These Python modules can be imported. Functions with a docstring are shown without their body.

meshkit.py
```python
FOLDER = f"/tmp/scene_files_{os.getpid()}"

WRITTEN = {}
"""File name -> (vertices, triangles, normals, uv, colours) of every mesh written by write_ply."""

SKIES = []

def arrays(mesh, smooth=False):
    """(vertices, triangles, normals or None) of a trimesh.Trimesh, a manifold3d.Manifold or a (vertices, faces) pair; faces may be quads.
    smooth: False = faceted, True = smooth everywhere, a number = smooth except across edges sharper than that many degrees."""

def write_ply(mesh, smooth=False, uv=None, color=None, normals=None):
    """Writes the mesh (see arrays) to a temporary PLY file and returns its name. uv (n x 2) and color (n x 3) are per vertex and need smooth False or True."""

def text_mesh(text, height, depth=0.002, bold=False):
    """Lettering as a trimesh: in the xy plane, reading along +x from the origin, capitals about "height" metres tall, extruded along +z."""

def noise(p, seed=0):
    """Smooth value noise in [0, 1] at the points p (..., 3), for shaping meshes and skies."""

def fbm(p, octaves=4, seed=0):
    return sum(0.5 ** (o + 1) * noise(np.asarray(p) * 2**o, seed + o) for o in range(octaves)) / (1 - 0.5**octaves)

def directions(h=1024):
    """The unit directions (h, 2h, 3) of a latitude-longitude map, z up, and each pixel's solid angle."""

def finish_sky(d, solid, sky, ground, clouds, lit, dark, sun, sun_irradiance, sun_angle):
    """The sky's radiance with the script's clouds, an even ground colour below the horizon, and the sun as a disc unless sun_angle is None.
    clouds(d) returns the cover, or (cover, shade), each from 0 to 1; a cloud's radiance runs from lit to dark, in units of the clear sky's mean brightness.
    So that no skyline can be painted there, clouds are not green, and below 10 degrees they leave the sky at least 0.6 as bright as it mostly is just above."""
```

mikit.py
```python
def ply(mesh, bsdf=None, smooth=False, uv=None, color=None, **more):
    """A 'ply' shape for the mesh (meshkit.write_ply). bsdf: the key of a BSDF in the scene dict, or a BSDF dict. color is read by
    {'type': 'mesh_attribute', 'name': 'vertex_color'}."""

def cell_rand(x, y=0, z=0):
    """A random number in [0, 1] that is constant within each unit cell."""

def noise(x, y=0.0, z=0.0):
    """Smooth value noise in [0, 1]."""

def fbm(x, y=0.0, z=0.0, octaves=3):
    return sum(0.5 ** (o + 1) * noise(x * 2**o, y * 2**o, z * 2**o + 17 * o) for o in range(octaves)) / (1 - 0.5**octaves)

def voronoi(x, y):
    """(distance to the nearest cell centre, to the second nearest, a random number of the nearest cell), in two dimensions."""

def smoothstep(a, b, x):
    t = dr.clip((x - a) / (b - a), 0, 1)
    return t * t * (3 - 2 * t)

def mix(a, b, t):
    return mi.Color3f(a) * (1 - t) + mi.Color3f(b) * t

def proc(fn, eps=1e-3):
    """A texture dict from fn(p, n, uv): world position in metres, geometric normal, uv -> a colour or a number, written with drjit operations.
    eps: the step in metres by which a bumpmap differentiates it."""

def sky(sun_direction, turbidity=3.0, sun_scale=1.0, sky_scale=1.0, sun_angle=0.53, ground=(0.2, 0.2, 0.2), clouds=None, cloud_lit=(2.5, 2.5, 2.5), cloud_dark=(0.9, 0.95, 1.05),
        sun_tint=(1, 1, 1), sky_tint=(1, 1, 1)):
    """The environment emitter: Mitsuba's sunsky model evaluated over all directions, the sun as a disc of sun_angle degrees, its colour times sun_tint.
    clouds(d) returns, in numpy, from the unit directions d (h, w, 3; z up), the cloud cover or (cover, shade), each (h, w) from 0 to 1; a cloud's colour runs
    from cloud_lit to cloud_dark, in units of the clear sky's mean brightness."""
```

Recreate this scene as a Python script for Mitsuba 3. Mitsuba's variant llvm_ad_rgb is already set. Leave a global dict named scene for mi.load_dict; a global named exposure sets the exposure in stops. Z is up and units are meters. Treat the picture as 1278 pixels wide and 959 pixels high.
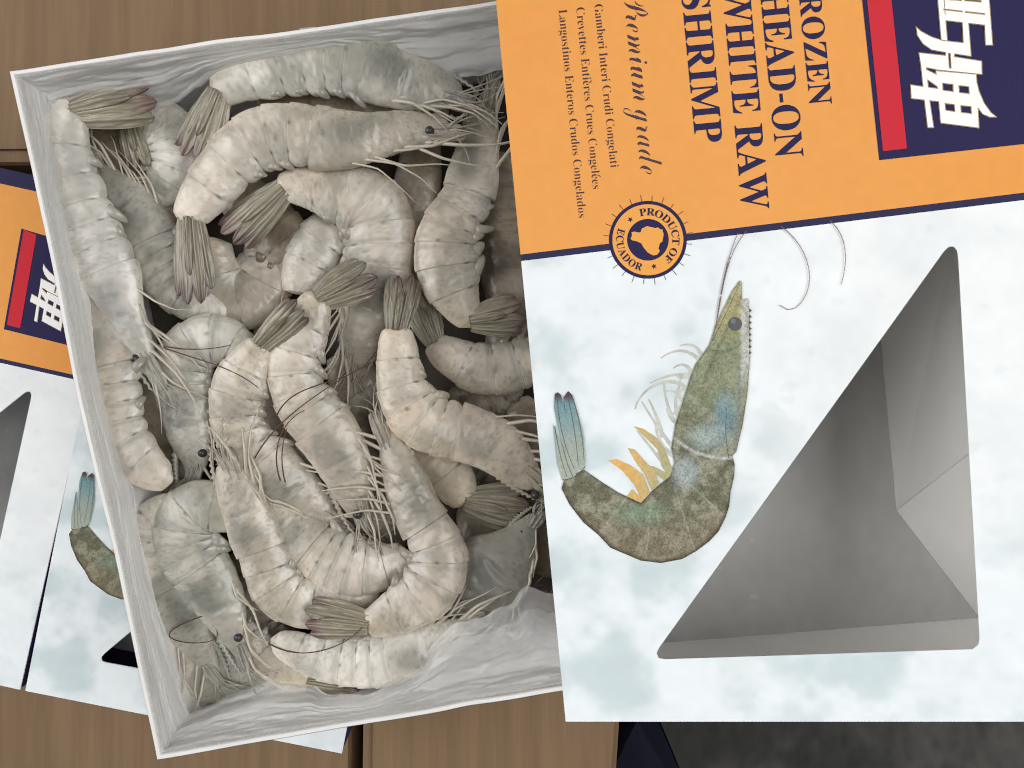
import glob, math
import numpy as np, trimesh, shapely
import mitsuba as mi, drjit as dr
import mikit, meshkit
from mikit import ply, proc, noise, fbm, smoothstep, mix
from meshkit import fbm as nfbm, noise as nnoise
from shapely.geometry import Polygon, LineString, Point
from shapely.ops import unary_union
from shapely import affinity
from scipy.interpolate import CubicSpline, PchipInterpolator
from PIL import Image, ImageDraw, ImageFont

T = mi.ScalarTransform4f
scene, labels = {}, {}

# ---------------------------------------------------------------- camera, light, exposure
CAM_Z, FOC = 0.465, 947.0          # camera height above the kraft carton; focal length in photo pixels
exposure = 0.05
scene['camera'] = {'type': 'perspective', 'fov': 2 * math.degrees(math.atan(639.0 / FOC)), 'fov_axis': 'x',
                   'near_clip': 0.01, 'far_clip': 20.0,
                   'to_world': T().look_at(origin=[0, 0, CAM_Z], target=[0, 0, 0], up=[0, 1, 0])}

def lamp(key, loc, target, w, h, power, label):
    scene[key] = {'type': 'rectangle', 'to_world': T().look_at(origin=loc, target=target, up=[0.01, 1, 0.02]) @ T().scale([w / 2, h / 2, 1]),
                  'emitter': {'type': 'area', 'radiance': {'type': 'rgb', 'value': power}}}
    labels[key] = {'label': label, 'category': 'lamp'}
lamp('ceiling_light', [0.75, -0.05, 1.5], [0.0, 0, 0.1], 1.2, 1.0, [5.0, 5.0, 4.92], 'wide white ceiling light high over the printed sleeve side')
lamp('ceiling_light_001', [-1.5, 0.25, 1.5], [0.1, 0, 0.1], 1.9, 1.6, [3.4, 3.4, 3.38], 'large dim added fill light high over the left side of the boxes')  # added fill light, brightens the carton's inner walls from the left

# ---------------------------------------------------------------- helpers
def add(key, mesh, bsdf, label=None, cat=None, group=None, kind=None, **kw):
    base, k = key, 0
    while key in scene:
        k += 1
        key = f'{base}_{k:03d}'
    scene[key] = ply(mesh, bsdf, **kw)
    d = {}
    if label: d['label'] = label
    if cat: d['category'] = cat
    if group: d['group'] = group
    if kind: d['kind'] = kind
    if d: labels[key] = d
    return key

def thing(key, label, cat, group=None):
    base, k = key, 0
    while key in labels:
        k += 1
        key = f'{base}_{k:03d}'
    labels[key] = {'label': label, 'category': cat}
    if group: labels[key]['group'] = group
    return key

def at(px, z):
    """where a line of sight through a point measured in the photograph meets the height z"""
    px = np.atleast_2d(np.asarray(px, float))
    s = (CAM_Z - z) / FOC
    z = np.broadcast_to(np.asarray(z, float), len(px))
    return np.stack([(px[:, 0] - 639) * s, (479.5 - px[:, 1]) * s, z], 1)

def solid_from_quads(rings, close=True):
    """rings: list of (n,3) loops -> skin between consecutive loops"""
    n, m = len(rings), len(rings[0])
    v = np.vstack(rings)
    f = []
    for a in range(n - 1):
        for b in range(m if close else m - 1):
            c = (b + 1) % m
            f += [[a * m + b, a * m + c, (a + 1) * m + c], [a * m + b, (a + 1) * m + c, (a + 1) * m + b]]
    return v, np.array(f)

def slab(pts, thick):
    """a sheet of the corners pts (n,3) with a thickness downward/inward along its normal"""
    pts = np.asarray(pts, float)
    nrm = np.cross(pts[1] - pts[0], pts[2] - pts[0]); nrm /= np.linalg.norm(nrm)
    lo = pts - nrm * thick
    n = len(pts)
    v = np.vstack([pts, lo]); f = []
    for k in range(1, n - 1): f += [[0, k, k + 1], [n, n + k + 1, n + k]]
    for k in range(n):
        j = (k + 1) % n
        f += [[k, n + k, n + j], [k, n + j, j]]
    return trimesh.Trimesh(v, f, process=False)

def box8(lo, hi):
    """hexahedron from 4 lower and 4 upper corners (counterclockwise from above)"""
    lo, hi = np.asarray(lo, float), np.asarray(hi, float)
    v = np.vstack([lo, hi])
    f = [[0, 2, 1], [0, 3, 2], [4, 5, 6], [4, 6, 7]]
    for k in range(4):
        j = (k + 1) % 4
        f += [[k, j, 4 + j], [k, 4 + j, 4 + k]]
    return trimesh.Trimesh(v, f, process=False)

def tube(pts, radii, sides=6, flat=1.0):
    pts = np.asarray(pts, float); n = len(pts)
    radii = np.broadcast_to(radii, n)
    t = np.gradient(pts, axis=0); t /= np.linalg.norm(t, axis=1, keepdims=True) + 1e-12
    up = np.array([0, 0, 1.0])
    a = np.cross(t, up); ln = np.linalg.norm(a, axis=1, keepdims=True)
    a = np.where(ln > 1e-4, a / np.maximum(ln, 1e-9), [1, 0, 0]); b = np.cross(a, t)
    ang = np.arange(sides) / sides * 2 * np.pi
    ring = pts[:, None] + radii[:, None, None] * (np.cos(ang)[None, :, None] * a[:, None] + flat * np.sin(ang)[None, :, None] * b[:, None])
    v, f = solid_from_quads(list(ring))
    v = np.vstack([v, pts[:1], pts[-1:]])
    N = n * sides
    caps = [[N, (k + 1) % sides, k] for k in range(sides)] + [[N + 1, N - sides + k, N - sides + (k + 1) % sides] for k in range(sides)]
    return trimesh.Trimesh(v, np.vstack([f, caps]), process=False)

def curve(pts, n):
    pts = np.asarray(pts, float)
    d = np.r_[0, np.cumsum(np.linalg.norm(np.diff(pts, axis=0), axis=1))]
    return CubicSpline(d / d[-1], pts)(np.linspace(0, 1, n)) if len(pts) > 2 else pts[0] + np.linspace(0, 1, n)[:, None] * (pts[1] - pts[0])

def polys(g):
    return [p for p in getattr(g, 'geoms', [g]) if isinstance(p, Polygon) and p.area > 1e-9]

def tri2d(g):
    vs, fs, n = [], [], 0
    for p in polys(g):
        v, f = trimesh.creation.triangulate_polygon(p, engine='earcut')
        vs.append(v); fs.append(f + n); n += len(v)
    v, f = np.vstack(vs), np.vstack(fs)
    a, b, c = (v[f[:, k]] for k in range(3))
    flip = (b[:, 0] - a[:, 0]) * (c[:, 1] - a[:, 1]) - (b[:, 1] - a[:, 1]) * (c[:, 0] - a[:, 0]) < 0
    f[flip] = f[flip][:, ::-1]
    return v, f

# ---------------------------------------------------------------- materials
def rgb(*c): return {'type': 'rgb', 'value': list(c)}
def pr(color, rough=0.5, spec=0.4, **k):
    return {'type': 'twosided', 'bsdf': {'type': 'principled', 'base_color': color, 'roughness': rough, 'specular': spec, **k}}
VC = {'type': 'mesh_attribute', 'name': 'vertex_color'}
scene['m_shell'] = pr(VC, 0.30, 0.55, clearcoat=0.5, clearcoat_gloss=0.8, flatness=0.3)
scene['m_print'] = pr(VC, 0.75, 0.12)
scene['m_eye'] = pr(rgb(.035, .033, .035), 0.33, 0.5)
scene['m_navy'] = pr(rgb(.026, .022, .075), 0.75, 0.12)
scene['m_navy_small'] = pr(rgb(.065, .035, .05), 0.55, 0.3)
scene['m_orange'] = pr(rgb(.80, .36, .085), 0.75, 0.12)
scene['m_white_ink'] = pr(rgb(.86, .85, .83), 0.5, 0.35)
scene['m_tan_ink'] = pr(rgb(.36, .25, .13), 0.5, 0.35)
scene['m_antenna'] = pr(rgb(.10, .055, .04), 0.5, 0.3)

def kraft_fn(p, n, uv):
    g = fbm(p.x * 160 + 3 * noise(p.y * 9), p.y * 6, 0.0, 3)
    s = fbm(p.x * 900, p.y * 40, 3.0, 2)
    c = mix((.205, .130, .074), (.245, .158, .090), smoothstep(.2, .85, g))
    return c * (0.93 + 0.14 * s) * (.9 + .2 * fbm(p.x * 9, p.y * 7, 1.0, 2))
scene['m_kraft'] = pr(proc(kraft_fn), 0.7, 0.25)
def floor_fn(p, n, uv):
    g = fbm(p.x * 14, p.y * 14, 0.0, 4); s = fbm(p.x * 90, p.y * 60, 2.0, 2)
    return mix((.060, .060, .056), (.115, .112, .105), smoothstep(.35, .7, g)) * (.75 + .5 * s)
scene['m_floor'] = pr(proc(floor_fn), 0.75, 0.3)
def card_fn(p, n, uv):
    return mix((.70, .69, .67), (.80, .79, .77), fbm(p.x * 60, p.y * 60, p.z * 60, 3))
scene['m_white_card'] = pr(proc(card_fn), 0.5, 0.35)
def grey_fn(p, n, uv):
    g = fbm(p.x * 40, p.y * 40, 0.0, 3); s = noise(p.x * 260, p.y * 190)
    scuff = .35 * smoothstep(.80, .93, fbm(p.x * 150, p.y * 260, 5.0, 2)) * smoothstep(.5, .7, noise(p.x * 22, p.y * 22, 4.0))
    return mix(mix((.47, .47, .465), (.53, .53, .525), g) * (.96 + .08 * s), (.74, .74, .74), scuff)
scene['m_grey_card'] = pr(proc(grey_fn), 0.6, 0.3)
scene['m_inner_card'] = pr(rgb(.88, .87, .85), 0.6, 0.3)
scene['m_fabric'] = pr(rgb(.012, .014, .028), 0.85, 0.15)
scene['m_gap_shade'] = pr(rgb(.075, .060, .048), 0.5, 0.3)  # dark brown painted in as the shade at the bottom of the gaps

W_, L_, V_LINE = 0.168, 0.263, 0.165   # the printed carton: width, length, height of the navy line above its lower edge
def carton_print(p, n, uv):
    u, v = uv.x, uv.y
    a = fbm(u * 46, v * 52, 1.0, 4); b = fbm(u * 95, v * 110, 7.0, 3); c3 = noise(u * 330, v * 330, 3.0)
    water = mix((.57, .65, .67), (.78, .825, .845), smoothstep(.26, .58, a))
    water = mix(water, (.83, .84, .845), smoothstep(.045, .115, u) * smoothstep(.03, .09, v) * .75)
    water = water * (.93 + .10 * b + .03 * c3)
    f1, f2, w = mikit.voronoi(u * 120 + 1.4 * b, v * 120 + a)
    drop = smoothstep(.80, .95, w) * (1 - smoothstep(.22, .30, f1)) * smoothstep(.12, .24, f1)
    water = mix(water, (.90, .92, .93), drop * .0)
    drop2 = smoothstep(.62, .72, w) * (1 - smoothstep(.80, .86, w)) * (1 - smoothstep(.10, .26, f1))
    water = mix(water, (.58, .67, .69), drop2 * .22)
    orange = mix((.76, .315, .075), (.77, .345, .095), fbm(u * 12, v * 12, 2.0, 3)) * (.98 + .04 * c3)
    navy = mi.Color3f(.030, .028, .075)
    col = dr.select(v > V_LINE, orange, water)
    return dr.select((dr.abs(v - V_LINE) < .0011) | (v > L_ - .008), navy, col)
scene['m_carton_print'] = pr(proc(carton_print), 0.72, 0.14)
scene['m_film'] = {'type': 'blendbsdf', 'weight': {'type': 'rgb', 'value': [.27, .27, .27]},
                   'a': {'type': 'thindielectric', 'int_ior': 1.45},
                   'b': {'type': 'twosided', 'bsdf': {'type': 'principled', 'base_color': rgb(.93, .93, .92), 'roughness': .22, 'specular': .7}}}

# ---------------------------------------------------------------- setting: floor and kraft cartons
add('floor', trimesh.Trimesh([[-3, -3, -.45], [3, -3, -.45], [3, 3, -.45], [-3, 3, -.45]], [[0, 1, 2], [0, 2, 3]], process=False), 'm_floor', kind='structure')

def kraft_carton(corners_px, ztop, zbot, label, flap=None):
    key = thing('kraft_carton', label, 'cardboard box', 'kraft cartons under the white boxes')
    top = at(corners_px, ztop)
    c = top.mean(0)
    lo = top.copy(); lo[:, 2] = zbot
    inset = (c - top); inset /= np.linalg.norm(inset, axis=1, keepdims=True)
    edge = top.copy(); edge[:, 2] -= .003
    tin = top + inset * .003
    v, f = solid_from_quads([lo, edge, tin])
    n = len(top)
    f = np.vstack([f, [[2 * n, 2 * n + k, 2 * n + k + 1] for k in range(1, n - 1)]])
    add(key + '__carton_wall', trimesh.Trimesh(v, f, process=False), 'm_kraft')
    if flap is not None:
        for fl in flap:
            q = at(fl, ztop + .0035)
            add(key + '__top_flap', slab(q, .003), 'm_kraft')
    return key
# counterclockwise seen from above (photo y is down)
kraft_carton([(-420, 1500), (432, 1500), (444, 300), (-420, 300)], -.012, -.30,
             'brown kraft carton under the two printed boxes at the lower left corner')
kraft_carton([(448, 1500), (735, 1500), (775, 880), (790, 300), (456, 300)], .004, -.31,
             'light brown kraft carton showing beneath the lower edge of the open tray', [[(462, 1490), (728, 1490), (768, 880), (776, 330), (468, 330)]])
kraft_carton([(-420, 205), (1000, 205), (1000, -420), (-420, -420)], .005, -.30,
             'brown kraft carton behind the upper edge of the open tray', [[(-410, 186), (990, 186), (990, -410), (-410, -410)]])
# dark garment at the lower edge
def garment():
    pts = at([(742, 1120), (722, 1000), (752, 950), (772, 905), (790, 870), (806, 900), (826, 930), (846, 965), (870, 1010), (890, 1130)], -.12)
    c = pts.mean(0); rings = []
    for k, (s, z) in enumerate([(1.06, -.44), (1.04, -.3), (1.0, -.14), (.93, -.118), (.8, -.108), (.45, -.103), (.02, -.1)]):
        r = c + (pts - c) * s; r[:, 2] = z + .006 * (nnoise(r * 30, 5) - .5); rings.append(r)
    v, f = solid_from_quads(rings)
    return trimesh.Trimesh(v, f, process=False)
add('dark_garment', garment(), 'm_fabric', 'dark navy cloth between kraft carton and grey floor, below the printed sleeve', 'clothing', smooth=40)

# ---------------------------------------------------------------- lettering
FONT = ImageFont.truetype(glob.glob('/opt/blender-*/*/datafiles/fonts/NotoSansMath-Regular.woff2')[0], 220)
def styled(s, up, lo):
    return ''.join(chr(up + ord(c) - 65) if 'A' <= c <= 'Z' else chr(lo + ord(c) - 97) if 'a' <= c <= 'z' else c for c in s)
SERIF, SCRIPT = (0x1D400, 0x1D41A), (0x1D4D0, 0x1D4EA)
_glyphs = {}
def glyph(ch):
    """(outline in em/220 units with y up, advance)"""
    if ch not in _glyphs:
        adv = FONT.getlength(ch)
        x0, y0, x1, y1 = FONT.getbbox(ch, anchor='ls')
        if x1 <= x0 or y1 <= y0 or ch == ' ':
            _glyphs[ch] = (None, adv)
        else:
            im = Image.new('L', (x1 - x0 + 8, y1 - y0 + 8))
            ImageDraw.Draw(im).text((4 - x0, 4 - y0), ch, 255, font=FONT, anchor='ls')
            on = np.pad(np.asarray(im) > 127, ((0, 0), (1, 1))).astype(np.int8)
            rows, st = np.nonzero(np.diff(on, axis=1) == 1); en = np.nonzero(np.diff(on, axis=1) == -1)[1]
            g = unary_union(shapely.box(st, -rows - 1, en, -rows)).buffer(1.2).buffer(-1.2).simplify(0.9)
            _glyphs[ch] = (affinity.translate(g, x0 - 4, 4 - y0), adv)
    return _glyphs[ch]
ACC = {'é': ('e', 1), 'è': ('e', -1)}
def text_shape(s, style, thin=0, track=0):
    """lettering as a shape, x along the line, cap height about 150 units"""
    out, x = [], 0
    for c in s:
        acc = 0
        if c in ACC: c, acc = ACC[c]
        g, adv = glyph(styled(c, *style))
        if g is not None:
            if thin: g = g.buffer(-thin)
            out.append(affinity.translate(g, x, 0))
            if acc: out.append(LineString([(x + 40 - acc * 10, 118), (x + 40 + acc * 22, 152)]).buffer(7))
        x += adv + track
    return unary_union(out), x - track
def lay_text(s, style, start, end, cap, thin=0, track=0, cap_units=148):
    g, w = text_shape(s, style, thin, track)
    a, b = np.array(start, float), np.array(end, float)
    d = (b - a); k = np.linalg.norm(d) / w; d /= np.linalg.norm(d)
    u = np.array([d[1], -d[0]]) * cap / cap_units   # towards the tops of the letters (photo y is down)
    return affinity.affine_transform(g, [d[0] * k, u[0], d[1] * k, u[1], a[0], a[1]])

def arc_text(s, style, c, r, a0, a1, cap, outward=True):
    out, x = [], 0
    gl = [glyph(styled(ch, *style)) for ch in s]
    total = sum(a for _, a in gl)
    for g, adv in gl:
        th = math.radians(a0 + (a1 - a0) * (x + adv / 2) / total)
        x += adv
        if g is None: continue
        k = cap / 148.0
        kx = abs(math.radians(a1 - a0)) * r / total
        g = affinity.translate(g, -adv / 2, -74)
        rad = np.array([math.cos(th), math.sin(th)]); tan = np.array([-rad[1], rad[0]]) * (1 if a1 > a0 else -1)
        up = rad if outward else -rad
        out.append(affinity.affine_transform(g, [tan[0] * kx, up[0] * k, tan[1] * kx, up[1] * k, c[0] + rad[0] * r, c[1] + rad[1] * r]))
    return unary_union(out)

# the printed design, measured on the sleeve in the photograph
def star(c, r, rot):
    return Polygon([(c[0] + (r if k % 2 == 0 else r * .42) * math.cos(rot + k * math.pi / 5), c[1] + (r if k % 2 == 0 else r * .42) * math.sin(rot + k * math.pi / 5)) for k in range(10)])
def tr(pts, o, s): return [(o[0] + x / s, o[1] + y / s) for x, y in pts]
G = lambda pts: Polygon(tr(pts, (1040, 0), 4.567)).buffer(0)
emblem = unary_union([G(q) for q in (
    [(590, -60), (626, -60), (650, 235), (615, 228)], [(628, -60), (858, -60), (872, 145), (640, 118)], [(852, -60), (884, -60), (908, 258), (868, 258)],
    [(735, 118), (770, 125), (785, 320), (745, 310)],
    [(472, 155), (500, 180), (560, 212), (620, 232), (780, 250), (785, 322), (640, 300), (560, 285), (510, 250), (480, 205)],
    [(488, 302), (640, 318), (640, 300), (690, 300), (690, 325), (845, 350), (847, 425), (600, 400), (500, 380)],
    [(500, 380), (530, 385), (548, 570), (572, 728), (538, 728), (520, 580)], [(510, 388), (600, 432), (600, 500), (515, 440)],
    [(440, 485), (620, 510), (815, 545), (815, 600), (600, 580), (445, 562)], [(585, 405), (815, 425), (830, 730), (612, 702)],
    [(808, 430), (830, 520), (860, 590), (900, 645), (930, 668), (890, 668), (850, 650), (812, 600)])])
for q in ([(622, 475), (682, 482), (684, 524), (624, 516)], [(715, 488), (772, 495), (776, 536), (718, 529)], [(636, 590), (690, 597), (693, 638), (640, 630)], [(725, 602), (785, 608), (788, 650), (728, 642)],
          [(648, 126), (735, 138), (741, 238), (655, 228)], [(628, 52), (735, 64), (735, 70), (628, 58)], [(752, 66), (862, 78), (862, 85), (752, 73)], [(655, 305), (667, 305), (672, 390), (660, 390)],
          [(650, -10), (730, -4), (730, 6), (650, 0)], [(748, -4), (842, 4), (842, 14), (748, 6)]):
    emblem = emblem.difference(G(q))
ring_c = (808.6, 299.5)
badge_rays = unary_union([LineString([(ring_c[0] + math.cos(a) * 49, ring_c[1] + math.sin(a) * 49), (ring_c[0] + math.cos(a) * (55 + (k % 2) * 1.5), ring_c[1] + math.sin(a) * (55 + (k % 2) * 1.5))]).buffer(.35) for k, a in enumerate(np.arange(24) * 2 * np.pi / 24 + .1)])
continent = Polygon(tr([(375, 465), (390, 430), (385, 400), (410, 393), (450, 402), (475, 400), (490, 360), (515, 352), (540, 338), (560, 345), (590, 350), (620, 358), (650, 352), (672, 372), (692, 368), (705, 420), (695, 490), (668, 512), (655, 560), (668, 590), (640, 625), (600, 632), (550, 605), (510, 560), (480, 510), (440, 492), (390, 480)], (740, 240), 7.99))
DESIGN = {
    'heading_lettering': ('m_navy', unary_union([
        lay_text('FROZEN', SERIF, (994.5, -31), (1011, 133), 27.5), lay_text('HEAD-ON', SERIF, (948.5, -10), (969, 199), 34),
        lay_text('WHITE RAW', SERIF, (901.5, -14), (926, 262), 34), lay_text('SHRIMP', SERIF, (850, -13), (868, 180), 34)])),
    'script_lettering': ('m_navy_small', lay_text('Premium grade', SCRIPT, (777.5, -8), (799.5, 221), 33, thin=3.2, track=-8)),
    'small_lettering': ('m_navy_small', unary_union([
        lay_text('Gamberi Interi Crudi Congelati', SERIF, (741.5, 5), (762, 210), 10.4, thin=3.4),
        lay_text('Crevettes Entières Crues Congelées', SERIF, (719, 9), (740, 237), 10.4, thin=3.4),
        lay_text('Langostinos Enteros Crudos Congelados', SERIF, (697, 12), (722, 273), 10.4, thin=3.4)])),
}
PANEL = Polygon([(1074, -20), (1097.5, 200), (1420, 164), (1400, -55)])
BAR = Polygon([(1080, -20), (1102, 189), (1132, 185.5), (1110.5, -20)])
WINDOW = Polygon([(823, 808), (1178, 314), (1184, 308.5), (1190, 308), (1194.5, 313), (1196, 325), (1222.5, 797), (1221, 805), (1214, 810.5), (830, 823), (822, 821.5), (819.5, 815)])

# the printed shrimp picture
S5, S6, S7 = ((680, 470), 3.833), ((790, 330), 3.55), ((640, 250), 2.04)
BODY = Polygon([(926, 346), (926, 375), (934, 371), (936, 400), (937, 436), (933, 490), (927, 530), (919, 564), (914, 569), (917, 580), (916, 596), (912, 613), (910, 632), (905, 647), (897, 663), (885, 676), (869, 688), (851, 698), (825, 703), (800, 700), (762, 684), (747, 668), (728, 652), (711, 630), (701, 610), (704, 600), (722, 590), (728, 586), (753, 603), (772, 615), (787, 622), (800, 628), (815, 612), (836, 595), (842, 578), (838, 560), (843, 530), (851, 505), (862, 470), (868, 455), (885, 431), (892, 410), (903, 385), (914, 363)]).buffer(2).buffer(-4).buffer(2)
P5 = lambda pts: Polygon(tr(pts, *S5)).buffer(0)
FANS = [P5([(40, 225), (70, 300), (110, 430), (135, 485), (85, 500), (62, 420), (50, 320)]),
        P5([(90, 100), (112, 70), (132, 90), (160, 180), (185, 280), (192, 400), (185, 450), (140, 440), (135, 330), (100, 180)]),
        P5([(48, 85), (62, 75), (78, 90), (130, 300), (165, 430), (140, 490), (110, 420), (60, 230), (45, 150)])]
PLEO = [P5(q) for q in ([(306, 402), (345, 396), (410, 425), (470, 470), (505, 560), (470, 600), (430, 520), (370, 450)], [(398, 342), (430, 350), (470, 395), (520, 450), (560, 540), (520, 560), (480, 470), (430, 400)],
        [(425, 238), (470, 250), (530, 290), (575, 345), (600, 420), (640, 490), (610, 500), (560, 430), (540, 350), (490, 300)], [(385, 585), (420, 540), (468, 590), (470, 640), (405, 615)],
        [(470, 600), (480, 550), (530, 560), (545, 600), (500, 640)], [(440, 425), (520, 430), (600, 470), (640, 520), (590, 510), (520, 460)])]
def strand(pts, w0, w1, src=S6):
    c = curve(tr(pts, *src), 14); w = np.linspace(w0, w1, 14)
    return unary_union([LineString(c[k:k + 2]).buffer(w[k]) for k in range(13)])
LEGS = [strand(q, 2.6, .8) for q in ([(285, 495), (190, 490), (80, 525)], [(295, 425), (230, 385), (125, 415)], [(305, 410), (275, 365), (210, 360)], [(190, 830), (90, 690), (40, 610)], [(230, 760), (160, 640), (138, 520)],
                                     [(240, 640), (205, 560), (215, 500)], [(250, 600), (200, 640), (170, 680)], [(130, 760), (90, 640), (70, 600)], [(260, 480), (220, 445), (180, 460)], [(210, 700), (190, 600), (205, 540)], [(250, 560), (160, 520), (60, 560), (10, 640)], [(270, 520), (215, 560), (150, 560)], [(220, 720), (175, 690), (150, 640)], [(180, 850), (130, 800), (100, 700)], [(150, 900), (110, 850), (20, 740)], [(280, 470), (240, 500), (200, 500)])]
FEEL = [strand(q, .55, .4, ((0, 0), 1)) for q in ([(892, 412), (903, 355), (915, 315), (931, 289)], [(893, 410), (900, 365), (909, 325), (921, 291)], [(975, 283), (1000, 310), (1010, 340), (1005, 370), (990, 386), (973, 381)], [(1036, 276), (1052, 300), (1055, 325), (1050, 355)])]

def grid_tri(g, step):
    """an even triangulation of a shape: grid points inside, points along the outline"""
    from scipy.spatial import Delaunay
    vs, fs, n0 = [], [], 0
    for p in polys(g):
        p = p.segmentize(step)
        b = np.vstack([np.array(r.coords)[:-1] for r in [p.exterior, *p.interiors]])
        x0, y0, x1, y1 = p.bounds
        X, Y = np.meshgrid(np.arange(x0, x1, step), np.arange(y0, y1, step)); Y = Y + 0
        X[1::2] += step / 2
        q = np.c_[X.ravel(), Y.ravel()]
        core = p.buffer(-.45 * step)
        q = q[shapely.contains_xy(core, q[:, 0], q[:, 1])] if not core.is_empty else q[:0]
        v = np.vstack([b, q]); f = Delaunay(v).simplices
        c = v[f].mean(1); f = f[shapely.contains_xy(p, c[:, 0], c[:, 1])]
        a_, b_, c_ = (v[f[:, k]] for k in range(3))
        flip = (b_[:, 0] - a_[:, 0]) * (c_[:, 1] - a_[:, 1]) - (b_[:, 1] - a_[:, 1]) * (c_[:, 0] - a_[:, 0]) < 0
        f[flip] = f[flip][:, ::-1]
        vs.append(v); fs.append(f + n0); n0 += len(v)
    return np.vstack(vs), np.vstack(fs)

INK = [strand(q, .45, .3) for q in ([(425, 860), (412, 760), (416, 640)], [(352, 340), (372, 300), (420, 200), (470, 90)])] + \
      [strand(q, .5, .35, S5) for q in ([(60, 110), (90, 300), (140, 440)], [(112, 110), (140, 250), (160, 430)], [(130, 95), (165, 220), (187, 400)], [(85, 495), (150, 475), (192, 432)], [(48, 240), (75, 380), (105, 480)])] + \
      [Polygon([(935 - .02 * k, 385 + k * 7.5), (938.5, 388 + k * 7.5), (934.5, 390.5 + k * 7.5)]) for k in range(8)]

def fine_tri(g, step):
    if step > .5: return grid_tri(g, step)
    v, f = tri2d(g)
    v, f = trimesh.remesh.subdivide_to_size(np.c_[v, np.zeros(len(v))], f, step)
    m = trimesh.Trimesh(v, f, process=True)
    return np.array(m.vertices)[:, :2], np.array(m.faces)

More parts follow.
